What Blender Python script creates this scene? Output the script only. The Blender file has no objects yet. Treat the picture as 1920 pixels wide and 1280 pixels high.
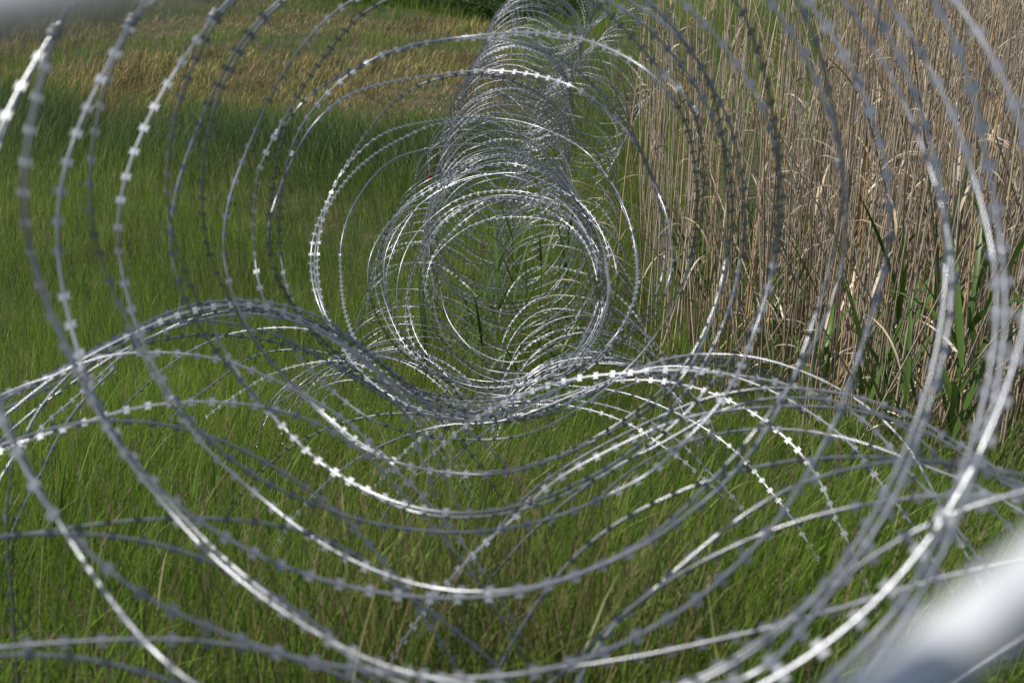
import bpy, math, random
import numpy as np
from mathutils import Vector, Matrix

random.seed(7)
RNG = np.random.default_rng(11)
scene = bpy.context.scene
COL = scene.collection

# ------------------------------------------------------------------ camera, sky, sun
PITCH = math.radians(24.3)
CAM_H = 3.50
F = 2400.0                       # focal length in pixels of a 1920 wide picture (45 mm lens)
cd = bpy.data.cameras.new('camera')
cam = bpy.data.objects.new('camera', cd)
COL.objects.link(cam)
cam.location = (0, 0, CAM_H)
cam.rotation_euler = (math.radians(90) - PITCH, 0, 0)
cd.sensor_width = 36; cd.lens = 45
cd.clip_start = 0.02; cd.clip_end = 1500
cd.dof.use_dof = True
cd.dof.focus_distance = 5.8
cd.dof.aperture_fstop = 5.8
scene.camera = cam

SUN_EL = math.radians(57)
SUN_AZ = math.radians(-98)       # from +Y towards -X is negative: the sun stands to the left
w = bpy.data.worlds.new('World'); scene.world = w
w.use_nodes = True
nt = w.node_tree
bg = nt.nodes['Background']
sky = nt.nodes.new('ShaderNodeTexSky')
sky.sky_type = 'NISHITA'; sky.sun_disc = False
sky.sun_elevation = SUN_EL; sky.sun_rotation = SUN_AZ
nt.links.new(sky.outputs[0], bg.inputs[0])
bg.inputs[1].default_value = 0.085
sd = bpy.data.lights.new('sun', 'SUN')
sd.energy = 4.2; sd.angle = math.radians(0.5); sd.color = (1, 0.95, 0.87)
sun = bpy.data.objects.new('sun', sd); COL.objects.link(sun)
sdir = Vector((math.sin(SUN_AZ) * math.cos(SUN_EL), math.cos(SUN_AZ) * math.cos(SUN_EL), math.sin(SUN_EL)))
sun.rotation_euler = sdir.to_track_quat('Z', 'Y').to_euler()
scene.view_settings.view_transform = 'Standard'
scene.view_settings.look = 'None'
scene.view_settings.exposure = 0.42
scene.cycles.max_bounces = 6
scene.cycles.use_denoising = True

# ------------------------------------------------------------------ helpers
CP, SP = math.cos(PITCH), math.sin(PITCH)
def unproj(px, py, z):
    """a picture direction and a distance along the view give a point in the world"""
    px = np.asarray(px, float); py = np.asarray(py, float); z = np.asarray(z, float)
    a = (px - 960) / F * z; b = (640 - py) / F * z
    return np.stack([a, z * CP + b * SP, CAM_H - z * SP + b * CP], -1)

def ground_h(x, y):
    y = np.asarray(y, float)
    g = np.interp(y, [-40, -1, 0, 1, 2.2, 3.2, 4.3, 5.3, 6.3, 7.4, 9, 400],
                  [4.15, 2.85, 2.55, 2.17, 1.77, 1.37, 0.97, 0.58, 0.27, 0.09, 0.0, 0.0])
    b = 0.05 * np.sin(x * 1.3 + 0.7) * np.sin(y * 0.9) + 0.025 * np.sin(x * 3.1 + y * 2.3)
    # the rough meadow on the left swells a little
    hill = 0.35 * np.clip((y - 10.5) / 6, 0, 1) * np.clip((-x - 0.3) / 3, 0, 1)
    far = 0.35 * np.clip((y - 19) / 14, 0, 1)
    return g + b + hill + far

class Noise2:
    def __init__(self, seed, n=24, lo=0.3, hi=3.0):
        r = np.random.default_rng(seed)
        ang = r.uniform(0, 2 * np.pi, n); f = np.exp(r.uniform(np.log(lo), np.log(hi), n))
        self.kx = np.cos(ang) * f; self.ky = np.sin(ang) * f
        self.p = r.uniform(0, 2 * np.pi, n); self.a = 1 / f ** 0.6
        self.a /= np.sqrt((self.a ** 2).sum() / 2)
    def __call__(self, x, y):
        o = np.zeros_like(x)
        for kx, ky, p, a in zip(self.kx, self.ky, self.p, self.a):
            o += a * np.sin(kx * x * 2 * np.pi / 2 + ky * y * 2 * np.pi / 2 + p)
        return o          # roughly unit variance

def mesh_np(name, verts, faces, mats, smooth=False, tint=None, mat_idx=None):
    """verts (n,3); faces: list of int arrays (m,k)"""
    me = bpy.data.meshes.new(name)
    verts = np.ascontiguousarray(verts, dtype=np.float32)
    faces = [f for f in faces if len(f)]
    nl = sum(f.size for f in faces); nf = sum(len(f) for f in faces)
    me.vertices.add(len(verts)); me.vertices.foreach_set('co', verts.ravel())
    me.loops.add(nl); me.polygons.add(nf)
    me.loops.foreach_set('vertex_index', np.concatenate([f.ravel() for f in faces]).astype(np.int32))
    tot = np.concatenate([np.full(len(f), f.shape[1], np.int32) for f in faces])
    me.polygons.foreach_set('loop_start', np.concatenate([[0], np.cumsum(tot)[:-1]]).astype(np.int32))
    if smooth:
        me.polygons.foreach_set('use_smooth', np.ones(nf, bool))
    if mat_idx is not None:
        me.polygons.foreach_set('material_index', np.asarray(mat_idx, np.int32))
    if tint is not None:
        at = me.attributes.new('tint', 'FLOAT_COLOR', 'POINT')
        c = np.ones((len(verts), 4), np.float32); c[:, :tint.shape[1]] = tint
        at.data.foreach_set('color', c.ravel())
    me.update(calc_edges=True)
    for m in (mats if isinstance(mats, (list, tuple)) else [mats]):
        me.materials.append(m)
    return me

def link(name, me, parent=None):
    o = bpy.data.objects.new(name, me); COL.objects.link(o)
    if parent is not None: o.parent = parent
    return o
def tag(o, label=None, cat=None, group=None, kind=None):
    if label: o['label'] = label
    if cat: o['category'] = cat
    if group: o['group'] = group
    if kind: o['kind'] = kind
    return o
def empty(name, loc=(0, 0, 0)):
    o = bpy.data.objects.new(name, None); COL.objects.link(o); o.location = loc
    o.empty_display_size = 0.1
    return o

# ------------------------------------------------------------------ materials
def new_mat(name):
    m = bpy.data.materials.new(name); m.use_nodes = True
    n = m.node_tree.nodes; b = n['Principled BSDF']
    return m, m.node_tree, n, b

def steel(name, base, rough, metal=0.9, scale=60.0, spread=0.25):
    m, t, n, b = new_mat(name)
    tc = n.new('ShaderNodeTexCoord'); nz = n.new('ShaderNodeTexNoise')
    nz.inputs['Scale'].default_value = scale; nz.inputs['Detail'].default_value = 4
    t.links.new(tc.outputs['Object'], nz.inputs['Vector'])
    mr = n.new('ShaderNodeMapRange')
    mr.inputs[1].default_value = 0.3; mr.inputs[2].default_value = 0.7
    mr.inputs[3].default_value = rough - 0.04; mr.inputs[4].default_value = rough + 0.08
    t.links.new(nz.outputs[0], mr.inputs[0]); t.links.new(mr.outputs[0], b.inputs['Roughness'])
    cr = n.new('ShaderNodeMix'); cr.data_type = 'RGBA'
    cr.inputs[6].default_value = (*[c * (1 - spread) for c in base], 1)
    cr.inputs[7].default_value = (*[min(1, c * (1 + spread)) for c in base], 1)
    t.links.new(nz.outputs[0], cr.inputs[0]); t.links.new(cr.outputs[2], b.inputs['Base Color'])
    b.inputs['Metallic'].default_value = metal
    return m
M_CORE = steel('galvanised_wire', (0.34, 0.35, 0.37), 0.32, 0.68, 90)
M_BARB = steel('galvanised_blade', (0.25, 0.26, 0.28), 0.48, 0.45, 90, 0.15)
M_ROD = steel('galvanised_rod', (0.44, 0.45, 0.47), 0.65, 0.1, 160, 0.4)
M_CLIP = steel('clip_steel', (0.22, 0.225, 0.235), 0.5, 0.5, 90)

def leaf_mat(name, transl=0.35, rough=0.55, spec=0.3, vary=0.0, vscale=1.0, vcol=(0.1, 0.1, 0.03)):
    m, t, n, b = new_mat(name)
    at = n.new('ShaderNodeAttribute'); at.attribute_name = 'tint'
    src = at.outputs['Color']
    if vary > 0:
        tc = n.new('ShaderNodeTexCoord'); nz = n.new('ShaderNodeTexNoise')
        nz.inputs['Scale'].default_value = vscale; nz.inputs['Detail'].default_value = 3
        t.links.new(tc.outputs['Object'], nz.inputs['Vector'])
        mx = n.new('ShaderNodeMix'); mx.data_type = 'RGBA'
        ms = n.new('ShaderNodeMath'); ms.operation = 'MULTIPLY'; ms.inputs[1].default_value = vary
        t.links.new(nz.outputs[0], ms.inputs[0]); t.links.new(ms.outputs[0], mx.inputs[0])
        t.links.new(src, mx.inputs[6]); mx.inputs[7].default_value = (*vcol, 1)
        src = mx.outputs[2]
    t.links.new(src, b.inputs['Base Color'])
    b.inputs['Roughness'].default_value = rough
    b.inputs['Specular IOR Level'].default_value = spec
    if transl > 0:
        tr = n.new('ShaderNodeBsdfTranslucent'); t.links.new(src, tr.inputs[0])
        ms = n.new('ShaderNodeMixShader'); ms.inputs[0].default_value = transl
        t.links.new(b.outputs[0], ms.inputs[1]); t.links.new(tr.outputs[0], ms.inputs[2])
        t.links.new(ms.outputs[0], n['Material Output'].inputs[0])
    return m
M_GRASS = leaf_mat('grass_blade', 0.45, 0.5, 0.35)
M_DRY = leaf_mat('dry_grass_blade', 0.25, 0.7, 0.2)
M_REED = leaf_mat('dry_reed', 0.05, 0.6, 0.3, vary=0.35, vscale=9, vcol=(0.28, 0.2, 0.12))
M_GREENREED = leaf_mat('young_reed', 0.3, 0.42, 0.4)

def ground_mat():
    m, t, n, b = new_mat('soil')
    tc = n.new('ShaderNodeTexCoord'); nz = n.new('ShaderNodeTexNoise')
    nz.inputs['Scale'].default_value = 3.5; nz.inputs['Detail'].default_value = 8
    t.links.new(tc.outputs['Object'], nz.inputs['Vector'])
    cr = n.new('ShaderNodeValToRGB')
    cr.color_ramp.elements[0].position = 0.35; cr.color_ramp.elements[0].color = (0.022, 0.03, 0.009, 1)
    cr.color_ramp.elements[1].position = 0.7; cr.color_ramp.elements[1].color = (0.075, 0.06, 0.03, 1)
    t.links.new(nz.outputs[0], cr.inputs[0]); t.links.new(cr.outputs[0], b.inputs['Base Color'])
    b.inputs['Roughness'].default_value = 0.95
    bp = n.new('ShaderNodeBump'); bp.inputs['Strength'].default_value = 0.6; bp.inputs['Distance'].default_value = 0.03
    t.links.new(nz.outputs[0], bp.inputs['Height']); t.links.new(bp.outputs[0], b.inputs['Normal'])
    return m

# ------------------------------------------------------------------ ground
def build_ground():
    xs = np.concatenate([np.linspace(-400, -14, 12), np.linspace(-12, 14, 90), np.linspace(17, 400, 12)])
    ys = np.concatenate([np.linspace(-40, -2, 8), np.linspace(-1, 26, 110), np.linspace(30, 600, 14)])
    X, Y = np.meshgrid(xs, ys)
    V = np.stack([X, Y, ground_h(X, Y)], -1).reshape(-1, 3)
    ny, nx = X.shape
    i = np.arange(ny * nx).reshape(ny, nx)
    f = np.stack([i[:-1, :-1], i[:-1, 1:], i[1:, 1:], i[1:, :-1]], -1).reshape(-1, 4)
    o = link('ground', mesh_np('ground', V, [f], ground_mat(), smooth=True))
    tag(o, 'dark soil of the slope and meadow beneath the grass', None, None, 'structure')
build_ground()

# ------------------------------------------------------------------ razor wire
def smooth_poly(P, step=0.012):
    """dense even resampling of a Catmull-Rom curve through P"""
    P = np.asarray(P, float)
    Q = np.vstack([2 * P[0] - P[1], P, 2 * P[-1] - P[-2]])
    out = []
    for k in range(1, len(Q) - 2):
        t = np.linspace(0, 1, 12, endpoint=False)[:, None]
        a, b, c, d = Q[k - 1], Q[k], Q[k + 1], Q[k + 2]
        out.append(0.5 * ((2 * b) + (-a + c) * t + (2 * a - 5 * b + 4 * c - d) * t ** 2 + (-a + 3 * b - 3 * c + d) * t ** 3))
    C = np.vstack(out + [P[-1:]])
    return resample(C, step)
def resample(C, step):
    L = np.concatenate([[0], np.cumsum(np.linalg.norm(np.diff(C, axis=0), axis=1))])
    n = max(4, int(L[-1] / step))
    s = np.linspace(0, L[-1], n)
    return np.stack([np.interp(s, L, C[:, k]) for k in range(3)], -1)
def gsmooth(C, sig):
    k = int(3 * sig) + 1
    g = np.exp(-0.5 * (np.arange(-k, k + 1) / sig) ** 2); g /= g.sum()
    n = len(C)
    Q = np.vstack([2 * C[0] - C[k:0:-1], C, 2 * C[-1] - C[-2:-k - 2:-1]]) if n > k + 2 else C
    if n <= k + 2: return C
    return np.stack([np.convolve(Q[:, j], g, 'valid') for j in range(3)], -1)

def wire_mesh(C, closed, axis_pt, rad=0.0018, sides=6, rs=None):
    """the sheathed core of one loop"""
    rs = rs or RNG
    n = len(C)
    T = np.roll(C, -1, 0) - np.roll(C, 1, 0) if closed else np.gradient(C, axis=0)
    T /= np.linalg.norm(T, axis=1)[:, None] + 1e-9
    R = C - axis_pt; R -= (R * T).sum(1)[:, None] * T
    R /= np.linalg.norm(R, axis=1)[:, None] + 1e-9
    B = np.cross(T, R)
    a = np.arange(sides) * 2 * np.pi / sides
    V = (C[:, None, :] + rad * (np.cos(a)[None, :, None] * R[:, None, :] + np.sin(a)[None, :, None] * B[:, None, :])).reshape(-1, 3)
    m = n if closed else n - 1
    i = np.arange(m)[:, None]; j = np.arange(sides)[None, :]
    i2 = (i + 1) % n; j2 = (j + 1) % sides
    f = np.stack([i * sides + j, i * sides + j2, i2 * sides + j2, i2 * sides + j], -1).reshape(-1, 4)
    return V, f, T, R, B

def barb_mesh(C, T, R, B, closed, spacing=0.034, size=1.0, phase=0.0, twist0=0.6, seed=0):
    """stamped four-pointed blades of the tape, each bent a little out of the tape's plane"""
    r = np.random.default_rng(seed)
    L = np.concatenate([[0], np.cumsum(np.linalg.norm(np.diff(C, axis=0), axis=1))])
    s = np.arange(phase * spacing + 0.005, L[-1] - 0.005, spacing)
    s = s + r.normal(0, 0.0008, len(s))
    def at(A): return np.stack([np.interp(s, L, A[:, k]) for k in range(3)], -1)
    P, t, rr, bb = at(C), at(T), at(R), at(B)
    # the flat of the tape slowly rolls round the core
    ph = r.uniform(0, 6.28, 3)
    roll = twist0 + 0.35 * np.sin(s * 2.2 + ph[0]) + 0.28 * np.sin(s * 5.1 + ph[1]) + r.normal(0, 0.07, len(s))
    U = rr * np.cos(roll)[:, None] + bb * np.sin(roll)[:, None]
    N = np.cross(t, U)
    k = size * 0.001
    # one strip of tape crimped along the core, a blade flaring out on either side of it
    zb = 0.9
    prof = np.array([(-3.9, -2.1, zb), (0, -2.1, zb), (3.9, -2.1, zb), (3.9, 2.1, zb), (0, 2.1, zb), (-3.9, 2.1, zb),
                     (-5.0, 7.6, 2.0), (0, 6.3, 1.4), (5.0, 7.6, 2.0), (-5.0, -7.6, -0.3), (0, -6.3, 0.3), (5.0, -7.6, -0.3)]) * k
    n = len(s)
    V = (P[:, None, :] + prof[None, :, 0:1] * t[:, None, :] + prof[None, :, 1:2] * U[:, None, :] + prof[None, :, 2:3] * N[:, None, :])
    q = len(prof)
    F1 = np.array([(0, 1, 4, 5), (1, 2, 3, 4), (5, 4, 7, 6), (4, 3, 8, 7), (1, 0, 9, 10), (2, 1, 10, 11)])
    f = ((np.arange(n) * q)[:, None, None] + F1[None]).reshape(-1, 4)
    i = np.arange(n - 1) * q
    f = np.vstack([f, np.stack([i + 2, i + q, i + q + 5, i + 3], -1)])
    return V.reshape(-1, 3), f

LOOPS = {'upper': [], 'left': [], 'right': []}
def add_loop(coil, C, closed=False, axis_pt=None, step_sides=6, near=True, **kw):
    if axis_pt is None: axis_pt = C.mean(0)
    LOOPS[coil].append(dict(C=C, closed=closed, ax=axis_pt, near=near, kw=kw))

# ---- the near loops of the upper coil. The coil lies on a cylinder about an axis that leaves the lens at VP
VP = (930.0, 480.0)
RC = 0.45
def polar_loop(pts, zoff=0.0, sig=4.0):
    """loop on the coil's cylinder: direction gives the angle, the cylinder's radius gives the distance"""
    p = np.array(pts, float); d = p - VP
    th = np.arctan2(d[:, 1], d[:, 0]); r = np.hypot(d[:, 0], d[:, 1])
    o = np.argsort(th); th, r = th[o], r[o]
    g = np.linspace(-np.pi, np.pi, 361)[:-1]
    inv = np.interp(g, th, 1 / r, period=2 * np.pi)
    k = int(3 * sig) + 1; ker = np.exp(-0.5 * (np.arange(-k, k + 1) / sig) ** 2); ker /= ker.sum()
    inv = np.convolve(np.concatenate([inv[-k:], inv, inv[:k]]), ker, 'valid')
    rad = RC - 0.07 * np.clip(np.sin(g), 0, 1)          # the coil is a little flattened below
    off = 0.038                                         # the lens stands a little to the right of the coil's axis
    rad = -off * np.cos(g) + np.sqrt(rad ** 2 - (off * np.sin(g)) ** 2)
    z = F * rad * inv + zoff
    rr = F * rad / z
    W = unproj(VP[0] + rr * np.cos(g), VP[1] + rr * np.sin(g), z)
    return W, unproj(VP[0], VP[1], z.mean())

TW = -0.42
UP = [
 # Z and Y  the very nearest, only their right sides are in the frame
 [(60,-260),(-60,-40),(-130,200),(-160,480),(-180,800),(-200,1100),(20,1400),(350,1600),(800,1700),(1200,1580),(1430,1385),(1540,1280),(1600,1220),(1660,1170),(1700,1120),(1735,1060),(1760,995),(1785,925),(1810,860),(1827,816),(1841,766),(1851,716),(1861,665),(1868,618),(1871,564),(1868,524),(1864,480),(1851,430),(1838,376),(1821,322),(1804,269),(1791,228),(1777,188),(1750,144),(1730,104),(1707,71),(1683,30),(1656,0)],
 [(40,-280),(-90,-40),(-170,200),(-200,480),(-220,800),(-260,1120),(-30,1430),(350,1680),(850,1760),(1250,1620),(1520,1380),(1640,1230),(1720,1120),(1780,1010),(1820,900),(1850,800),(1870,720),(1884,640),(1886,560),(1880,480),(1868,410),(1854,336),(1848,296),(1834,235),(1824,175),(1814,134),(1791,74),(1764,20),(1743,0)],
 # dark twin of B on the right
 [(150,-20),(108,62),(82,150),(66,220),(54,290),(48,360),(50,430),(72,510),(98,585),(128,650),(160,715),(200,790),(250,860),(320,940),(400,1025),(480,1095),(570,1160),(700,1260),(900,1320),(1150,1330),(1350,1260),(1500,1150),(1600,1025),(1670,900),(1720,780),(1756,660),(1770,560),(1774,460),(1772,400),(1760,336),(1754,302),(1744,269),(1733,235),(1720,198),(1710,161),(1693,124),(1673,77),(1646,34),(1626,0)],
 # A  outermost, runs out of the frame left, below and right
 [(148,0),(101,64),(64,128),(34,178),(7,242),(-28,400),(-32,560),(-12,720),(20,806),(50,860),(75,920),(125,995),(195,1105),(265,1195),(350,1280),(560,1360),(900,1400),(1300,1340),(1640,1130),(1850,820),(1930,560),(1935,330),(1920,242),(1915,218),(1898,188),(1878,144),(1861,104),(1838,67),(1811,27),(1784,0)],
 # X  lies against A, then crosses over to a nearer bottom
 [(170,-30),(95,72),(56,138),(22,190),(-6,250),(-40,400),(-42,560),(-20,740),(14,812),(44,866),(70,925),(120,1000),(150,1015),(200,1060),(250,1110),(325,1145),(400,1175),(500,1215),(650,1250),(750,1260),(960,1265),(1080,1240),(1160,1210),(1210,1180),(1285,1140),(1360,1075),(1410,1030),(1455,980),(1490,925),(1525,860),(1545,833),(1566,793),(1582,749),(1592,716),(1609,665),(1626,618),(1639,564),(1653,521),(1666,474),(1671,430),(1670,403),(1666,363),(1663,312),(1653,275),(1636,222),(1619,178),(1599,134),(1572,87),(1542,40),(1512,0)],
 # B  dark
 [(140,-10),(101,64),(77,145),(60,208),(47,269),(39,336),(37,386),(44,430),(64,504),(87,571),(114,632),(134,679),(155,716),(188,779),(230,850),(300,930),(375,1020),(450,1085),(545,1155),(640,1210),(710,1245),(850,1275),(1050,1300),(1250,1290),(1425,1280),(1460,1230),(1510,1170),(1555,1110),(1585,1070),(1630,1010),(1670,950),(1705,870),(1717,826),(1733,783),(1750,732),(1767,685),(1777,618),(1784,564),(1787,524),(1784,480),(1777,430),(1764,380),(1757,356),(1744,322),(1730,279),(1713,235),(1693,191),(1676,155),(1653,114),(1629,74),(1606,37),(1579,0)],
 # C  bright
 [(272,0),(249,37),(215,101),(188,155),(165,202),(144,245),(128,292),(116,339),(107,386),(106,430),(109,480),(116,531),(126,581),(141,638),(155,682),(165,716),(195,778),(235,845),(280,895),(320,940),(365,970),(430,1010),(485,1040),(540,1065),(600,1083),(660,1100),(750,1115),(850,1120),(960,1112),(1060,1085),(1135,1055),(1190,1030),(1240,1000),(1290,960),(1350,915),(1395,860),(1424,826),(1455,776),(1478,726),(1498,675),(1518,625),(1535,564),(1552,514),(1562,470),(1572,430),(1576,396),(1581,353),(1576,309),(1572,265),(1562,228),(1549,195),(1532,155),(1512,111),(1492,77),(1468,40),(1441,0)],
 # D  dark
 [(275,10),(235,67),(208,124),(191,188),(178,249),(170,319),(165,370),(173,430),(188,480),(208,531),(232,585),(245,618),(262,652),(279,685),(302,726),(326,763),(356,800),(390,843),(440,890),(485,925),(530,965),(570,995),(615,1025),(660,1050),(710,1070),(760,1090),(850,1107),(960,1106),(1060,1082),(1150,1046),(1240,990),(1330,900),(1420,800),(1500,690),(1545,600),(1575,520),(1586,440),(1586,380),(1578,310),(1569,252),(1562,202),(1552,161),(1542,118),(1529,74),(1515,34),(1498,0)],
 # E  bright
 [(427,0),(403,30),(373,71),(349,107),(322,148),(299,181),(279,222),(262,262),(245,302),(232,346),(223,386),(218,430),(223,474),(232,521),(244,571),(255,611),(269,645),(282,672),(296,695),(309,716),(326,749),(352,785),(400,832),(435,860),(485,895),(530,920),(580,940),(625,955),(675,975),(730,985),(780,992),(850,997),(970,985),(1035,970),(1110,940),(1160,915),(1210,895),(1260,850),(1280,826),(1324,786),(1354,752),(1377,712),(1401,658),(1414,618),(1431,571),(1445,524),(1451,480),(1456,430),(1458,386),(1458,336),(1455,292),(1451,259),(1438,218),(1421,185),(1398,144),(1374,111),(1347,74),(1314,37),(1280,7)],
 # F  dark
 [(430,5),(393,60),(376,94),(356,134),(339,181),(326,228),(319,269),(314,322),(316,400),(326,450),(339,490),(356,531),(373,564),(386,591),(403,625),(423,652),(433,672),(457,719),(485,750),(530,795),(590,860),(680,915),(765,958),(860,970),(980,955),(1100,905),(1220,830),(1290,770),(1330,722),(1347,699),(1391,645),(1440,540),(1460,440),(1468,386),(1464,336),(1455,269),(1451,235),(1445,188),(1438,151),(1424,111),(1414,74),(1398,34),(1387,0)],
 # G  bright
 [(524,0),(490,30),(464,64),(437,104),(417,141),(396,181),(380,222),(363,262),(346,302),(333,346),(324,386),(318,430),(317,474),(326,507),(339,541),(353,574),(366,601),(383,628),(400,652),(417,672),(437,692),(457,719),(480,746),(504,769),(527,793),(558,826),(588,860),(615,875),(680,915),(740,940),(850,962),(960,950),(1080,905),(1190,840),(1262,760),(1320,680),(1362,590),(1385,500),(1396,430),(1392,350),(1380,270),(1350,190),(1312,120),(1270,60),(1225,10)],
 # H  dark
 [(521,7),(484,50),(460,84),(440,118),(420,151),(403,202),(390,242),(383,289),(380,336),(382,430),(390,470),(403,507),(420,537),(437,568),(453,598),(470,628),(494,660),(540,715),(600,770),(670,835),(750,868),(890,885),(1000,868),(1120,815),(1210,755),(1280,690),(1325,610),(1352,530),(1362,450),(1362,370),(1358,300),(1352,249),(1347,208),(1337,171),(1320,134),(1300,97),(1280,75),(1245,44),(1211,20),(1174,0)],
 # I  bright
 [(640,10),(618,30),(591,60),(571,81),(551,107),(531,138),(514,168),(501,202),(484,235),(467,275),(450,316),(437,349),(427,383),(420,430),(417,464),(422,504),(433,541),(447,574),(460,605),(474,632),(494,658),(514,682),(537,709),(564,732),(591,759),(621,786),(640,803),(690,840),(750,870),(820,882),(890,889),(955,885),(1000,872),(1060,850),(1130,815),(1200,775),(1255,735),(1287,699),(1310,658),(1330,611),(1344,558),(1357,514),(1366,470),(1370,430),(1372,370),(1367,322),(1361,286),(1350,249),(1337,218),(1320,188),(1300,155),(1280,124),(1255,97),(1211,47),(1177,24),(1137,0)],
 # J  dark
 [(700,10),(660,40),(640,70),(618,94),(598,121),(578,148),(561,181),(537,215),(521,249),(504,275),(487,309),(479,370),(476,430),(479,470),(480,507),(484,534),(494,561),(507,588),(524,621),(544,645),(580,690),(640,745),(707,793),(774,810),(825,820),(892,823),(959,820),(1010,806),(1090,760),(1160,705),(1220,640),(1262,575),(1285,530),(1300,480),(1312,430),(1318,380),(1317,302),(1314,252),(1305,215),(1295,188),(1262,158),(1231,128),(1211,101),(1191,77),(1164,50),(1117,0)],
 # K  bright, its top inside the frame
 [(554,202),(578,181),(605,161),(640,141),(674,126),(724,104),(774,87),(825,76),(875,70),(926,65),(993,62),(1043,65),(1103,76),(1151,96),(1194,118),(1228,144),(1261,181),(1280,208),(1290,242),(1300,289),(1305,336),(1307,380),(1303,430),(1297,464),(1287,514),(1275,546),(1245,578),(1211,605),(1177,628),(1144,652),(1077,692),(1026,722),(976,736),(909,744),(842,742),(774,731),(707,715),(657,690),(640,662),(605,638),(571,608),(548,574),(531,541),(514,514),(507,480),(504,430),(510,380),(516,330),(524,279),(537,230)],
 # L  dark twin of K
 [(543,290),(555,255),(575,220),(600,190),(620,168),(644,148),(677,124),(711,104),(751,91),(791,81),(831,76),(875,73),(942,74),(993,84),(1043,104),(1087,134),(1127,178),(1154,205),(1177,242),(1204,286),(1218,319),(1232,370),(1242,430),(1246,490),(1236,540),(1205,592),(1150,650),(1090,700),(1000,750),(900,775),(800,765),(720,735),(650,690),(600,640),(560,590),(535,530),(526,470),(524,410),(530,340)],
 # M
 [(500,430),(507,403),(517,376),(527,349),(537,319),(551,296),(561,279),(574,249),(591,228),(611,208),(640,185),(667,171),(707,160),(747,151),(791,146),(825,141),(875,134),(926,134),(976,136),(1010,143),(1060,156),(1093,171),(1127,198),(1161,232),(1194,269),(1211,309),(1228,353),(1245,386),(1255,430),(1258,464),(1261,497),(1251,537),(1241,564),(1225,581),(1194,611),(1150,650),(1100,690),(1040,730),(980,752),(900,765),(820,760),(750,740),(700,712),(640,670),(590,620),(550,570),(520,520),(503,475)],
 # N  dark twin of M
 [(590,430),(605,400),(625,355),(642,322),(660,296),(680,259),(700,235),(721,208),(751,181),(784,158),(825,147),(875,138),(926,142),(976,156),(1010,175),(1043,202),(1077,235),(1100,262),(1120,292),(1140,333),(1165,390),(1190,450),(1195,520),(1180,590),(1140,645),(1080,690),(1000,730),(900,745),(800,735),(720,705),(660,660),(615,610),(590,550),(582,490)],
 # O
 [(615,380),(640,322),(674,286),(707,255),(751,238),(795,230),(842,223),(909,222),(959,225),(993,233),(1026,245),(1070,265),(1104,289),(1127,316),(1151,349),(1167,383),(1184,430),(1191,480),(1196,524),(1191,558),(1174,598),(1144,645),(1100,690),(1030,740),(950,772),(870,782),(790,768),(720,735),(665,685),(630,630),(605,570),(595,510),(600,440)],
 # P
 [(600,430),(612,395),(640,349),(667,319),(707,286),(758,259),(808,235),(858,228),(909,228),(959,242),(993,265),(1026,296),(1053,329),(1077,356),(1104,403),(1117,430),(1135,500),(1140,560),(1125,620),(1090,670),(1040,715),(960,750),(870,760),(780,740),(710,700),(650,650),(610,590),(590,520),(590,470)],
 # Q
 [(640,520),(640,450),(655,400),(675,365),(705,325),(740,295),(790,282),(842,274),(909,273),(959,279),(1003,296),(1036,322),(1070,360),(1100,400),(1125,450),(1140,520),(1135,590),(1105,655),(1050,705),(970,740),(880,752),(790,740),(720,705),(672,650),(648,590)],
]
for i, pts in enumerate(UP):
    W, ax = polar_loop(pts)
    W = resample(np.vstack([W, W[:1]]), 0.012)[:-1]
    add_loop('upper', W, True, ax, size=0.9, twist0=TW * (1.3 if i < 4 else (1.0 if i % 2 else 0.5)), seed=100 + i)

# ---- the axis of the upper coil farther on: picture position at each distance
AX = np.array([(930,480,1.0),(930,480,2.4),(903,495,3.6),(915,520,4.6),(940,542,5.4),(958,545,6.2),(948,455,7.2),(940,350,8.3),(962,235,9.8),(985,130,11.4),(1035,25,13.8),(1120,-50,17)], float)
AXW = unproj(AX[:, 0], AX[:, 1], AX[:, 2])
Ldense = smooth_poly(AXW[2:], 0.05)
Ldense = gsmooth(Ldense, 5)
def depth_of(P):
    d = P - np.array([0, 0, CAM_H]); return d[..., 1] * CP - d[..., 2] * SP
LD = depth_of(Ldense)
def axis_at(z):
    return np.stack([np.interp(z, LD, Ldense[:, k]) for k in range(3)], -1)
def frame_at(z):
    t = axis_at(z + 0.15) - axis_at(z - 0.15)
    t /= np.linalg.norm(t, axis=-1)[..., None]
    side = np.cross(t, np.array([0, 0, 1.0])); side /= np.linalg.norm(side, axis=-1)[..., None]
    up = np.cross(side, t)
    return t, side, up

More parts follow.
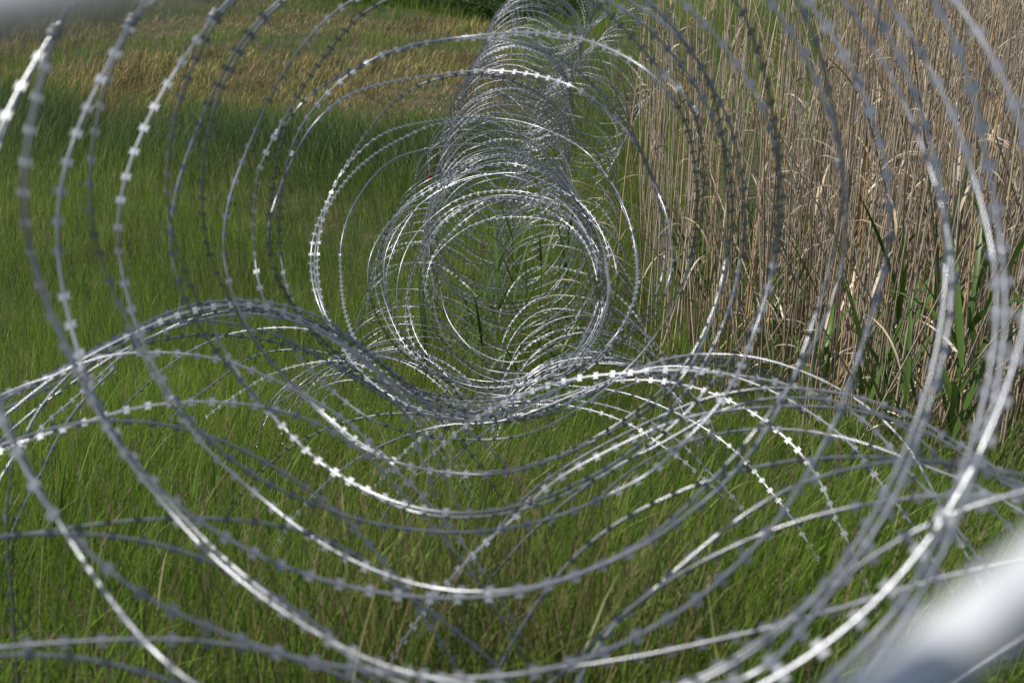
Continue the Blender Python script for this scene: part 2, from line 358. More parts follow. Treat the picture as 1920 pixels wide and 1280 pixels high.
def far_coil(coil, z0, z1, dz_fn, off_fn, R=0.45, squash=0.93, clips=3, seed=1, floor=True):
    r = np.random.default_rng(seed)
    g = np.linspace(0, 2 * np.pi, 181)[:-1]
    z = z0; i = 0
    lean = 0
    ph = r.uniform(0, 6.28)
    while z < z1:
        dz = dz_fn(z)
        Ri = R * (1 + r.normal(0, 0.018)) * (1 + 0.03 * math.sin(z * 2.3 + seed))
        amp = dz * (0.62 + 0.2 * r.random()) + 0.02
        ccx, ccy = off_fn(z)
        jit = 0.028 if (coil == 'upper' and z < 7) else 0.012
        ccx += r.normal(0, jit); ccy += r.normal(0, jit)
        sgn = 1 if i % 2 else -1
        tiltx = 0.10 * math.sin(z * 1.7 + ph) + r.normal(0, 0.03)
        tilty = 0.12 * math.sin(z * 1.1 + ph * 2) + r.normal(0, 0.03)
        zz = z + dz * g / (2 * np.pi) - dz / 2 + sgn * amp * 0.5 * np.cos(clips * g + seed) + tiltx * Ri * np.cos(g) + tilty * Ri * np.sin(g)
        rad = Ri * (1 + 0.018 * np.sin(2 * g + r.uniform(0, 6)) + 0.012 * np.sin(3 * g + r.uniform(0, 6)) + 0.007 * np.sin(5 * g + r.uniform(0, 6)) + 0.005 * np.sin(8 * g + r.uniform(0, 6)))
        t, side, up = frame_at(zz)
        A = axis_at(zz)
        W = A + (ccx + rad * np.cos(g))[:, None] * side + (ccy + squash * rad * np.sin(g))[:, None] * up
        if floor:
            gh = ground_h(W[:, 0], W[:, 1]) + 0.03
            W[:, 2] = np.where(W[:, 2] < gh, gh + 0.01 * np.sin(g * 9 + i), W[:, 2])
        W = gsmooth(np.vstack([W[-20:], W, W[:20]]), 1.5)[20:-20]
        add_loop(coil, W, True, axis_at(z) + ccx * side[0] + ccy * up[0], near=z < 9,
                 size=0.95, spacing=0.034, seed=seed * 1000 + i, rad=0.0020, twist0=float(r.uniform(-0.6, 0.6)))
        z += dz * (1 + r.normal(0, 0.22)); i += 1

def bunch(z, base, amp, f, ph):       # loops bunch up and open out along the coil
    return base * (1 + amp * math.sin(z * f + ph))
far_coil('upper', 4.5, 6.1, lambda z: bunch(z, 0.18, 0.35, 4.5, 0.5), lambda z: (0.02, 0), R=0.41, squash=0.98, seed=3)
far_coil('upper', 6.1, 15.5, lambda z: bunch(z, 0.100, 0.55, 3.9, 1.0), lambda z: (0, 0), R=0.44, squash=0.95, seed=4)
def offl(z): return (float(np.interp(z, [4, 5, 8, 11, 15], [-0.52, -0.52, -0.47, -0.32, -0.30])), float(np.interp(z, [8, 11], [-0.68, -0.58])))
def offr(z): return (float(np.interp(z, [3, 5, 8, 9.8, 11.4, 13.8], [0.42, 0.40, 0.40, 0.38, 0.46, 0.85])), float(np.interp(z, [7, 10], [-0.67, -0.54])))
far_coil('left', 5.1, 14.5, lambda z: bunch(z, 0.145, 0.45, 3.3, 2.0), offl, R=0.43, squash=0.92, seed=5)
far_coil('right', 4.8, 16, lambda z: bunch(z, 0.15, 0.45, 3.6, 0.3), offr, R=0.43, squash=0.92, seed=6)

# ---- the near loops of the two lower coils (open arcs that run down into the grass)
def arc(coil, pts, z0, z1=None, zm=None, ext=(0.12, 0.6), seed=0, size=0.95):
    p = np.array(pts, float); n = len(p)
    z1 = z0 if z1 is None else z1
    u = np.linspace(0, 1, n)
    z = z0 + (z1 - z0) * u
    if zm is not None: z = np.interp(u, [0, 0.5, 1], [z0, zm, z1])
    W = gsmooth(smooth_poly(unproj(p[:, 0], p[:, 1], z), 0.012), 4)
    def extend(W, L):
        """carry the curve on with its own curvature, turning down to the soil"""
        k = min(14, len(W) - 1)
        T = W[-1] - W[-k]; T /= np.linalg.norm(T)
        out = []; P = W[-1].copy()
        for i in range(int(L / 0.012)):
            T = T + np.array([0, 0, -0.022]); T /= np.linalg.norm(T)
            P = P + T * 0.012; out.append(P.copy())
            if P[2] < ground_h(P[0], P[1]) - 0.03: break
        return np.vstack([W] + ([np.array(out)] if out else []))
    if ext[1] > 0: W = extend(W, ext[1])
    if ext[0] > 0: W = extend(W[::-1], ext[0])[::-1]
    c = W.mean(0) + np.array([0, 0, -0.3])
    add_loop(coil, W, False, c, seed=500 + len(LOOPS[coil]) * 7 + seed, size=size, twist0=random.uniform(-0.45, 0.25))

A = lambda *a, **k: arc('left', *a, **k)
A([(0,749),(50,722),(101,699),(134,679),(168,658),(208,635),(242,621),(269,606),(302,590),(336,576),(376,566),(430,561),(477,563),(521,568),(571,581),(605,595),(640,615),(673,645),(724,685),(774,729),(820,780),(850,812)], 2.35, 3.0)
A([(-20,800),(17,779),(50,742),(84,716),(134,685),(200,648),(240,630),(300,600),(350,583),(400,572),(440,566),(484,570),(527,577),(560,592),(593,612),(626,631),(659,658),(692,682),(713,701),(735,730),(753,758),(762,780),(800,880),(820,940),(826,970)], 2.3, 2.6)
A([(37,836),(50,803),(67,769),(94,736),(134,695),(165,668),(210,643),(262,618),(302,606),(336,600),(380,596),(437,605),(487,618),(537,632),(571,652),(605,672),(640,692),(700,730),(760,768),(850,790),(960,785),(1060,750),(1130,712)], 2.4, 2.9)
A([(100,705),(155,675),(202,662),(252,658),(302,659),(353,662),(403,668),(453,682),(504,705),(554,732),(605,756),(640,776),(690,820),(730,870)], 2.2, 2.2)
A([(160,680),(218,655),(262,645),(319,632),(370,625),(437,628),(487,633),(537,645),(588,662),(621,679),(670,710),(740,755),(830,785),(950,790),(1050,765),(1110,730)], 2.6, 3.2)
A([(105,775),(135,752),(168,722),(202,689),(245,652),(302,621),(353,598),(396,585),(450,580),(510,585),(560,600),(600,620),(650,655),(700,690),(760,735),(820,765)], 3.2, 3.2)
A([(255,739),(286,709),(336,669),(386,642),(420,627),(470,618),(521,613),(571,615),(620,628),(670,660),(720,705),(770,760)], 4.0, 3.8)
A([(363,746),(403,716),(440,688),(473,666),(506,657),(549,654),(604,657),(650,675),(700,710),(750,760)], 4.3, 4.1)
A([(430,749),(470,722),(521,695),(571,682),(621,675),(665,678),(710,700),(760,745)], 4.6, 4.4)
A([(545,740),(571,721),(604,706),(637,697),(680,700),(725,718)], 5.0, 4.9)
A([(560,752),(582,738),(615,719),(659,710),(705,716)], 5.1, 5.0)
A([(134,800),(165,786),(200,776),(236,765),(270,758),(336,752),(420,751),(487,759),(554,773),(600,790),(638,812),(695,860),(725,880),(745,905),(762,935)], 2.0, 2.1)
A([(-60,860),(0,833),(34,820),(101,796),(168,786),(235,784),(302,791),(353,800),(403,815),(465,845),(505,868),(550,895),(590,920),(625,950),(665,985),(700,1025),(725,1060),(760,1100),(785,1145)], 1.75, 1.95)
A([(-60,1020),(0,1010),(50,997),(110,992),(185,980),(250,972),(310,969),(380,969),(450,970),(515,979),(575,992),(625,1010),(675,1035),(720,1070),(760,1115)], 1.45, 1.6)
A([(-60,1010),(0,1003),(75,995),(150,995),(210,999),(275,1010),(340,1025),(390,1045),(450,1070),(500,1105),(550,1135),(600,1170),(650,1210),(690,1250),(715,1290)], 1.4, 1.5)
A([(-60,1218),(0,1212),(25,1209),(90,1204),(160,1200),(230,1195),(300,1194),(375,1194),(440,1200),(500,1215),(575,1237),(650,1262),(710,1295)], 1.2, 1.25)
A([(-60,1232),(0,1222),(50,1217),(125,1220),(200,1232),(260,1250),(320,1270),(360,1290)], 1.15, 1.2)
A([(30,835),(25,860),(17,900),(10,950),(12,1025),(17,1075),(22,1125)], 2.0, 2.1, ext=(0, 0.3))
A([(215,690),(180,720),(150,755),(120,795),(95,840),(80,880)], 2.6, 2.6, ext=(0, 0.15))
A([(-10,835),(60,770),(110,735),(160,700),(230,655),(290,627),(345,606),(410,590),(470,586),(530,592),(585,612),(640,640),(700,685),(760,740),(790,800),(812,850)], 2.45, 2.7)

for dx, dy, z0 in ((4, 5, 2.38), (-8, 9, 2.33), (12, 14, 2.42)):
    A([(x + dx + 5 * math.sin(x * .011 + dy), y + dy + 3 * math.sin(x * .017 + dx)) for x, y in [(-10,755),(50,722),(101,699),(168,658),(242,619),(302,592),(376,570),(430,562),(490,566),(545,578),(605,600),(650,628),(700,668),(760,720),(830,757),(920,778),(1010,768),(1090,742),(1160,708)]], z0, 3.0)
B = lambda *a, **k: arc('right', *a, **{'ext': (0.7, 0.3), **k})
B([(930,1260),(960,1200),(1010,1120),(1035,1085),(1110,1005),(1160,975),(1235,935),(1310,905),(1385,880),(1460,862),(1560,854),(1640,855),(1710,857),(1810,872),(1920,905),(2020,950)], 1.75, 1.6)
B([(1070,1245),(1120,1190),(1185,1135),(1235,1090),(1310,1055),(1385,1015),(1460,985),(1560,955),(1660,935),(1760,925),(1860,925),(1920,927),(2020,945)], 1.5, 1.35)
B([(1080,1290),(1085,1230),(1140,1175),(1210,1120),(1270,1065),(1325,1015),(1385,970),(1460,915),(1535,890),(1610,870),(1700,857),(1790,860),(1880,885)], 1.5, 1.5)
B([(900,1268),(960,1265),(1060,1250),(1185,1235),(1310,1205),(1410,1185),(1510,1160),(1610,1130),(1710,1095),(1810,1070),(1920,1040),(2020,1020)], 1.35, 1.1)
B([(940,985),(960,950),(985,925),(1035,890),(1090,855),(1161,816),(1211,793),(1280,759),(1330,742),(1381,731),(1448,724),(1515,726),(1582,736),(1650,752),(1700,773),(1750,799),(1800,833),(1860,870),(1920,915)], 2.3, 2.0)
B([(960,975),(1000,930),(1050,890),(1130,850),(1200,815),(1280,779),(1347,769),(1398,764),(1461,761),(1515,757),(1582,763),(1650,776),(1717,796),(1767,816),(1801,847),(1860,890)], 2.1, 1.95)
B([(850,795),(950,790),(1050,750),(1150,710),(1200,690),(1240,672),(1280,665),(1330,662),(1398,665),(1448,675),(1488,689),(1529,705),(1562,721),(1599,742),(1633,766),(1666,793),(1700,830),(1720,860),(1765,950)], 2.9, 2.3)
B([(800,775),(900,790),(1000,770),(1090,740),(1180,700),(1230,684),(1280,685),(1330,692),(1381,705),(1424,722),(1458,736),(1498,759),(1542,786),(1582,816),(1616,850),(1650,905)], 3.0, 2.6)
B([(1060,740),(1120,718),(1180,710),(1240,713),(1280,719),(1314,726),(1354,746),(1391,759),(1424,779),(1458,806),(1488,833),(1508,853),(1545,910),(1567,970)], 3.0, 2.6)
B([(1040,722),(1112,726),(1171,735),(1232,757),(1276,777),(1324,803),(1372,838),(1410,875),(1440,915)], 3.5, 3.1)
B([(1000,752),(1066,750),(1127,755),(1171,770),(1215,785),(1260,815),(1300,850),(1330,885)], 3.6, 3.4)
B([(980,760),(1050,757),(1110,768),(1160,785),(1205,806),(1240,835)], 3.8, 3.6)
B([(1170,700),(1240,690),(1310,695),(1380,702),(1450,712),(1510,728),(1570,752),(1630,790),(1670,830),(1700,880)], 2.4, 2.2)
B([(1260,1290),(1345,1270),(1395,1230),(1450,1180),(1510,1130),(1565,1095),(1615,1050),(1660,1020),(1710,990),(1780,950),(1860,935),(1920,920),(2000,900)], 1.15, 1.05, ext=(0.2, 0.1))
B([(1700,1360),(1800,1280),(1860,1240),(1920,1200),(2000,1160)], 0.75, 0.75, ext=(0.1, 0.1))
B([(1180,860),(1240,835),(1290,800),(1340,770),(1400,748),(1470,742),(1550,746),(1620,760),(1690,790),(1740,830),(1790,890)], 2.2, 2.1)
B([(1700,860),(1760,885),(1820,900),(1870,925),(1925,965)], 2.0, 1.9)

# ---- hand the loops to their coils
COILS = {
 'upper': ('razor_wire_coil', 'topmost galvanised razor wire coil of the stack, its wide near loops filling the view'),
 'left': ('razor_wire_coil', 'lower left razor wire coil lying in the green grass beside the meadow'),
 'right': ('razor_wire_coil', 'lower right razor wire coil lying against the foot of the dry reeds'),
}
ROOT = {}
for key, (nm, lab) in COILS.items():
    P0 = LOOPS[key][-1]['C'][0]
    root = empty(nm, (0, 0, 0)); ROOT[key] = root
    tag(root, lab, 'razor wire', 'stacked coils of razor wire')
    lp = LOOPS[key]
    def apparent(l):
        d = depth_of(l['C']); return -1.0 / max(0.2, d.mean())
    lp.sort(key=apparent)
    rest = []
    for k, l in enumerate(lp):
        C, closed = l['C'], l['closed']
        kw = dict(l['kw']); rad = kw.pop('rad', 0.0018)
        V, f, T, R, Bn = wire_mesh(C, closed, l['ax'], rad, 6 if l['near'] else 4)
        sp = kw.pop('spacing', 0.0335)
        Vb, fb = barb_mesh(C, T, R, Bn, closed, spacing=sp, **kw)
        if k < 96:
            o = link('wire_loop', mesh_np('wire_loop', V, [f], M_CORE, smooth=True), root)
            link('barbed_tape', mesh_np('barbed_tape', Vb, [fb], M_BARB), o)
        else:
            rest.append((V, f, Vb, fb))
    if rest:
        vv, ff, mi, n = [], [], [], 0
        for V, f, Vb, fb in rest:
            vv += [V, Vb]; ff += [f + n, fb + n + len(V)]; n += len(V) + len(Vb)
            mi += [np.zeros(len(f)), np.ones(len(fb))]
        o = link('distant_loops', mesh_np('distant_loops', np.vstack(vv), [np.vstack(ff)], [M_CORE, M_BARB], mat_idx=np.concatenate(mi)), root)
        o['kind'] = 'stuff'

# ---- crimped clips that tie neighbouring loops
def clip(key, px, py, z=None, dirpx=(0, 1), r=0.0045, L=0.012):
    if z is None:
        d = math.hypot(px - VP[0], py - VP[1]); z = F * RC / d
    P = unproj(px, py, z); Q = unproj(px + dirpx[0] * 10, py + dirpx[1] * 10, z)
    T = (Q - P) / np.linalg.norm(Q - P)
    U = np.cross(T, [0, 1, 0]); U /= np.linalg.norm(U); W = np.cross(T, U)
    vs, fs = [], []
    nb = 12; prof = [(-1, 0.8), (-1, 1.0), (-0.55, 1.06), (-0.2, 0.97), (0.2, 0.97), (0.55, 1.06), (1, 1.0), (1, 0.8)]
    for t, s in prof:
        for k in range(nb):
            a = 2 * math.pi * k / nb
            vs.append(P + T * t * L / 2 + (U * math.cos(a) * 1.35 + W * math.sin(a)) * r * s)
    for i in range(len(prof) - 1):
        for k in range(nb):
            fs.append((i * nb + k, i * nb + (k + 1) % nb, (i + 1) * nb + (k + 1) % nb, (i + 1) * nb + k))
    link('clip', mesh_np('clip', np.array(vs), [np.array(fs)], M_CLIP, smooth=True), ROOT[key])
def clip_at(key, P, T, r=0.0042, L=0.012):
    d = depth_of(P); px = 960 + P[0] / d * F
    rel = P - np.array([0, 0, CAM_H]); py = 640 - (rel[1] * SP + rel[2] * CP) / d * F
    e = P + T * 0.02; de = depth_of(e); rl = e - np.array([0, 0, CAM_H])
    clip(key, px, py, d, (960 + e[0] / de * F - px, 640 - (rl[1] * SP + rl[2] * CP) / de * F - py), r, L)
for key in ('upper', 'left', 'right'):
    cnt = 0
    for l in LOOPS[key]:
        if l['closed'] and l['near'] and depth_of(l['C']).mean() > 4.2 and cnt < 34:
            n = len(l['C'])
            for a in ((0, 60, 120) if cnt % 2 else (30, 90, 150)):
                if key != 'upper' and a not in (30, 60): continue
                k = int(a * n / 180)
                T = l['C'][(k + 1) % n] - l['C'][k - 1]; T /= np.linalg.norm(T)
                clip_at(key, l['C'][k], T)
            cnt += 1
for c in [('upper',1455,272,None,(0.1,1)),('upper',1576,308,None,(0.05,1)),('upper',1787,520,None,(0,1)),('upper',1869,590,None,(0,1)),
          ('upper',1352,250,None,(0.3,1)),('upper',403,28,None,(-0.7,1)),('upper',104,62,None,(-0.5,1)),('upper',249,40,None,(-0.5,1)),
          ('upper',521,250,None,(-0.4,1)),('upper',1305,205,None,(0.4,1)),('upper',1200,530,None,(-0.1,1)),('upper',850,1112,None,(1,0)),
          ('upper',325,752,None,(0.6,1)),('upper',155,700,None,(0.4,1)),('upper',550,290,None,(-0.4,1))]:
    clip(*c)

# ------------------------------------------------------------------ near steel rods, far out of focus
def rod(name, p0, p1, radius, label):
    p0 = Vector(p0); p1 = Vector(p1)
    d = (p1 - p0); L = d.length; d.normalize()
    u = d.orthogonal().normalized(); v = d.cross(u)
    vs, fs = [], []; nb = 32
    prof = [(-0.003, 0.0), (0, 0.72), (0.004, 0.95)] + [(L * k / 24, 1 + 0.012 * math.sin(k * 2.1)) for k in range(1, 24)] + [(L - 0.004, 0.95), (L, 0.72), (L + 0.003, 0.0)]
    for t, s in prof:
        for k in range(nb):
            a = 2 * math.pi * k / nb
            vs.append(p0 + d * t + (u * math.cos(a) + v * math.sin(a)) * radius * max(s, 0.01))
    for i in range(len(prof) - 1):
        for k in range(nb):
            fs.append((i * nb + k, i * nb + (k + 1) % nb, (i + 1) * nb + (k + 1) % nb, (i + 1) * nb + k))
    o = link(name, mesh_np(name, np.array(vs), [np.array(fs)], M_ROD, smooth=True))
    tag(o, label, 'metal rod', 'steel rods near the lens')
rod('steel_rod', unproj(1250, 1634, 0.2), unproj(2210, 873, 0.2), 0.0058, 'pale steel rod crossing the lower right corner, sunlit and very close')
rod('steel_rod', unproj(-500, 92, 0.14), unproj(900, -165, 0.14), 0.0042, 'dull grey steel rod across the upper left corner, very close')

# ------------------------------------------------------------------ red tag on the wire
def red_tag():
    m, t, n, b = new_mat('red_plastic')
    nz = n.new('ShaderNodeTexNoise'); nz.inputs['Scale'].default_value = 80
    cr = n.new('ShaderNodeValToRGB')
    cr.color_ramp.elements[0].color = (0.42, 0.01, 0.015, 1); cr.color_ramp.elements[1].color = (0.6, 0.02, 0.03, 1)
    t.links.new(nz.outputs[0], cr.inputs[0]); t.links.new(cr.outputs[0], b.inputs['Base Color'])
    P = unproj(806, 332, 6.95)
    vs, fs = [], []
    W_, H_ = 0.018, 0.022
    nx, ny = 5, 5
    for s in (0, 1):
        for j in range(ny):
            for i in range(nx):
                a = i / (nx - 1) - 0.5; c = j / (ny - 1) - 0.5
                vs.append(P + np.array([a * W_ + c * 0.012, 0.006 * math.sin(a * 4 + c * 2) + s * 0.002, c * H_]))
    q = nx * ny
    for j in range(ny - 1):
        for i in range(nx - 1):
            k = j * nx + i
            fs.append((k, k + 1, k + nx + 1, k + nx)); fs.append((q + k, q + k + nx, q + k + nx + 1, q + k + 1))
    ring = [i for i in range(nx)] + [j * nx + nx - 1 for j in range(1, ny)] + [(ny - 1) * nx + i for i in range(nx - 2, -1, -1)] + [j * nx for j in range(ny - 2, 0, -1)]
    for a, b_ in zip(ring, ring[1:] + ring[:1]): fs.append((a, a + q, b_ + q, b_))
    o = link('red_tag', mesh_np('red_tag', np.array(vs), [np.array(fs)], m))
    tag(o, 'small red tag caught on the left side of the coiled wire', 'tag')
red_tag()

# ------------------------------------------------------------------ grass
def blades(X, Y, Lh, Wd, lean_dir, lean_amt, curl, tint, name, mat, segs=4, base=None, yaw=None):
    n = len(X)
    r = RNG
    Z = ground_h(X, Y) - 0.01 if base is None else base
    P = np.stack([X, Y, Z], -1)
    dirx = np.cos(lean_dir); diry = np.sin(lean_dir)
    D = np.stack([dirx, diry, np.zeros(n)], -1)
    yaw = r.uniform(0, np.pi, n) if yaw is None else yaw
    S = np.stack([np.cos(yaw), np.sin(yaw), np.zeros(n)], -1)
    cols = []
    t = np.linspace(0, 1, segs + 1)
    for k, u in enumerate(t):
        ang = lean_amt + curl * u ** 1.5
        # integrate the bend in closed steps
        if k == 0: C = P.copy()
        else:
            h = Lh / segs
            C = C + (np.sin(ang) * h)[:, None] * D + np.stack([np.zeros(n), np.zeros(n), np.cos(ang) * h], -1)
        wd = Wd * (1 - u ** 2.2) * (0.75 + 0.25 * min(1, u * 4)) * 0.5
        if k < segs:
            cols.append(C - S * wd[:, None]); cols.append(C + S * wd[:, None])
        else: cols.append(C.copy())
    nv = 2 * segs + 1
    V = np.stack(cols, 1).reshape(-1, 3)
    b = (np.arange(n) * nv)[:, None]
    quads = np.concatenate([b + np.array([[2 * k, 2 * k + 1, 2 * k + 3, 2 * k + 2]]) for k in range(segs - 1)], 0)
    tris = b + np.array([[2 * segs - 2, 2 * segs - 1, 2 * segs]])
    return V, [quads, tris], np.repeat(tint, nv, axis=0)

NA, NB, NC, ND = Noise2(1, 20, 0.15, 1.2), Noise2(2, 20, 0.5, 3.0), Noise2(3, 18, 0.1, 0.6), Noise2(4, 20, 1.0, 4.0)

def scatter(y0, y1, dens, margin=0.6, slope=0.43):
    n = int((y1 - y0) * 2 * (slope * (y0 + y1) / 2 + margin) * dens)
    Y = RNG.uniform(y0, y1, n * 2)
    keep = RNG.random(n * 2) < (slope * Y + margin) / (slope * y1 + margin)
    Y = Y[keep][:n]; X = RNG.uniform(-1, 1, len(Y)) * (slope * Y + margin)
    return X, Y

def meadow_edge(x):       # where the lush grass gives way to the dry meadow (only left of the wire)
    return 12.6 + 0.35 * np.sin(x * 0.9) - 0.10 * x
def dryness(X, Y):
    d = np.clip((Y - meadow_edge(X)) / 1.1 + 0.35 * NB(X, Y), 0, 1) * np.clip((0.25 - X) / 0.5, 0, 1)
    d2 = np.clip((19.3 + 0.5 * np.sin(X) - Y) / 0.8, 0, 1)
    # green tongues that cross the dry meadow
    tongue = np.exp(-((Y - (15.3 + 0.42 * (X + 5))) / 0.55) ** 2)
    tongue2 = np.exp(-((Y - (18.2 + 0.25 * (X + 3))) / 0.4) ** 2) * (X < -1.5)
    return np.clip(d * d2 - 0.95 * tongue - 0.85 * tongue2 - 0.22 * np.clip(NC(X, Y), 0, 2), 0, 1)

def reed_x(y):            # left edge of the reed bed
    return np.interp(y, [4.0, 4.4, 5.0, 6.0, 8.0, 20], [2.4, 1.62, 1.28, 1.05, 1.12, 1.5])

def build_green(name, label):
    parts = []
    for y0, y1, dens, wmul in [(0.9, 2.2, 2000, 1.15), (2.2, 4.0, 2100, 1.1), (4.0, 6.5, 2100, 1.05), (6.5, 9.5, 1800, 1.1), (9.5, 13.5, 1300, 1.2), (13.5, 20.5, 650, 1.6), (20.5, 30, 300, 2.4)]:
        X, Y = scatter(y0, y1, dens)
        dr = dryness(X, Y)
        k = RNG.random(len(X)) > dr * 0.8
        k &= ~((X > reed_x(Y) + 0.5) & (Y < 13) & (RNG.random(len(X)) < 0.6))
        X, Y = X[k], Y[k]; n = len(X); dr = dr[k]
        hn = NA(X, Y); hb = NB(X, Y)
        H = 0.25 + 0.035 * hn + 0.02 * hb
        tallband = np.exp(-((Y - (meadow_edge(X) - 0.8)) / 1.0) ** 2) * np.clip((0.4 - X) / 0.6, 0, 1)
        H = H + 0.22 * tallband - 0.12 * dr
        H = H * RNG.uniform(0.55, 1.35, n)
        H = np.where(Y < 2.6, H * 1.15, H)
        H = np.clip(H, 0.06, 0.6)
        ld = 0.3 + 1.3 * NC(X * 0.8, Y * 0.8) * 0.5 + RNG.normal(0, 0.9, n)
        la = np.abs(RNG.normal(0.10, 0.14, n))
        cu = np.abs(RNG.normal(0.35, 0.32, n)) + 0.5 * tallband
        W = RNG.uniform(0.0022, 0.0042, n) * wmul
        g = RNG.random(n)
        tone = np.clip(0.5 + 0.22 * NA(X + 9, Y) + 0.10 * ND(X, Y), 0, 1)
        c0 = np.array([0.070, 0.128, 0.016]); c1 = np.array([0.26, 0.385, 0.05])
        col = c0 + (c1 - c0) * (0.45 * tone + 0.55 * g ** 1.3)[:, None]
        blue = np.array([0.035, 0.085, 0.024])
        tb = (0.85 * tallband)[:, None]
        col = col * (1 - tb) + blue * tb
        yel = RNG.random(n) < (0.05 + 0.10 * np.clip(NB(X + 4, Y - 3), 0, 1) + 0.45 * dr)
        col[yel] = np.array([0.30, 0.25, 0.10]) * RNG.uniform(0.6, 1.2, yel.sum())[:, None]
        parts.append(blades(X, Y, H, W, ld, la, cu, col, name, M_GRASS))
    X, Y = scatter(0.95, 5.5, 150); n = len(X)
    col = np.array([0.14, 0.235, 0.030]) * RNG.uniform(0.5, 1.2, n)[:, None]
    pale = RNG.random(n) < 0.10; col[pale] = np.array([0.32, 0.31, 0.13]) * RNG.uniform(0.7, 1.1, pale.sum())[:, None]
    parts.append(blades(X, Y, RNG.uniform(0.24, 0.44, n), RNG.uniform(0.0045, 0.008, n), 0.4 + RNG.normal(0, 1.1, n), np.abs(RNG.normal(0.15, 0.15, n)), np.abs(RNG.normal(0.6, 0.4, n)), col, '', M_GRASS, segs=5))
    return parts

def join_parts(parts):
    vv, tt, fq, ft, n = [], [], [], [], 0
    for V, (q, t), c in parts:
        vv.append(V); tt.append(c); fq.append(q + n); ft.append(t + n); n += len(V)
    return np.vstack(vv), [np.vstack(fq), np.vstack(ft)], np.vstack(tt)

V, Fs, Tn = join_parts(build_green('grass', ''))
o = link('grass', mesh_np('grass', V, Fs, M_GRASS, tint=Tn))
tag(o, 'lush green grass covering the slope around the razor wire', 'grass', None, 'stuff')

def build_dry():
    parts = []
    for y0, y1, dens in [(11.5, 14.5, 1500), (14.5, 20.5, 1100)]:
        X, Y = scatter(y0, y1, dens, slope=0.45)
        dr = dryness(X, Y)
        k = RNG.random(len(X)) < dr * 1.1
        X, Y = X[k], Y[k]; n = len(X)
        H = np.clip(0.17 + 0.05 * NA(X, Y), 0.05, 0.4) * RNG.uniform(0.5, 1.4, n)
        ld = 0.4 + RNG.normal(0, 1.0, n)
        col = np.array([0.40, 0.295, 0.14]) * RNG.uniform(0.3, 1.45, n)[:, None] * np.clip(1 + 0.28 * ND(X, Y), 0.4, 1.7)[:, None]
        grn = RNG.random(n) < 0.36 + 0.2 * np.clip(ND(X, Y), -1, 1)
        col[grn] = np.array([0.15, 0.20, 0.04]) * RNG.uniform(0.7, 1.3, grn.sum())[:, None]
        parts.append(blades(X, Y, H, RNG.uniform(0.005, 0.009, n), ld, np.abs(RNG.normal(0.25, 0.25, n)), np.abs(RNG.normal(0.5, 0.5, n)), col, '', M_DRY, segs=3))
    return parts
V, Fs, Tn = join_parts(build_dry())
o = link('dry_grass', mesh_np('dry_grass', V, Fs, M_DRY, tint=Tn))
tag(o, 'straw coloured dry meadow grass behind the wire on the left', 'dry grass', None, 'stuff')

# thin seed stalks standing out of the grass (part of the sward)
def build_seed():
    X, Y = scatter(1.4, 9.0, 45)
    n = len(X)
    H = RNG.uniform(0.30, 0.46, n)
    ld = RNG.uniform(0, 6.28, n); la = np.abs(RNG.normal(0.1, 0.1, n)); cu = np.abs(RNG.normal(0.3, 0.2, n))
    col = np.array([0.22, 0.19, 0.09]) * RNG.uniform(0.7, 1.2, n)[:, None]
    a = blades(X, Y, H, np.full(n, 0.0018), ld, la, cu, col, '', M_DRY, segs=4)
    # feathery heads: short side blades along the top third
    tips = a[0].reshape(n, -1, 3)[:, -1]; mid = a[0].reshape(n, -1, 3)[:, -3]
    rep = 14
    u = RNG.random((n, rep))
    P = mid[:, None, :] + (tips - mid)[:, None, :] * u[..., None]
    P = P.reshape(-1, 3); m = len(P)
    hc = np.repeat(np.array([0.24, 0.17, 0.13])[None] * RNG.uniform(0.6, 1.2, n)[:, None], rep, 0)
    b = blades(P[:, 0], P[:, 1], RNG.uniform(0.012, 0.03, m), np.full(m, 0.0022), RNG.uniform(0, 6.28, m), RNG.uniform(0.2, 0.9, m), np.zeros(m), hc, '', M_DRY, segs=2, base=P[:, 2])
    # a taller tuft in front of the coil's sagging bottom
    k = 850
    X = RNG.normal(-0.06, 0.30, k); Y = RNG.normal(1.95, 0.16, k)
    c = blades(X, Y, RNG.uniform(0.35, 0.66, k), np.full(k, 0.0026), RNG.uniform(0, 6.28, k), np.abs(RNG.normal(0.08, 0.08, k)), np.abs(RNG.normal(0.3, 0.25, k)), np.where(RNG.random(k)[:, None] < 0.55, [[0.26, 0.21, 0.10]], [[0.10, 0.15, 0.025]]), '', M_DRY, segs=4)
    return [a, c], b
ac, b = build_seed()
V, Fs, Tn = join_parts(ac)
n0 = len(V)
V = np.vstack([V, b[0]]); Fs = Fs + [b[1][0] + n0, b[1][1] + n0]; Tn = np.vstack([Tn, b[2]])
o = link('seed_heads', mesh_np('seed_heads', V, Fs, M_DRY, tint=Tn))
tag(o, 'brownish seed heads and thin stalks above the green grass', 'seed heads', None, 'stuff')

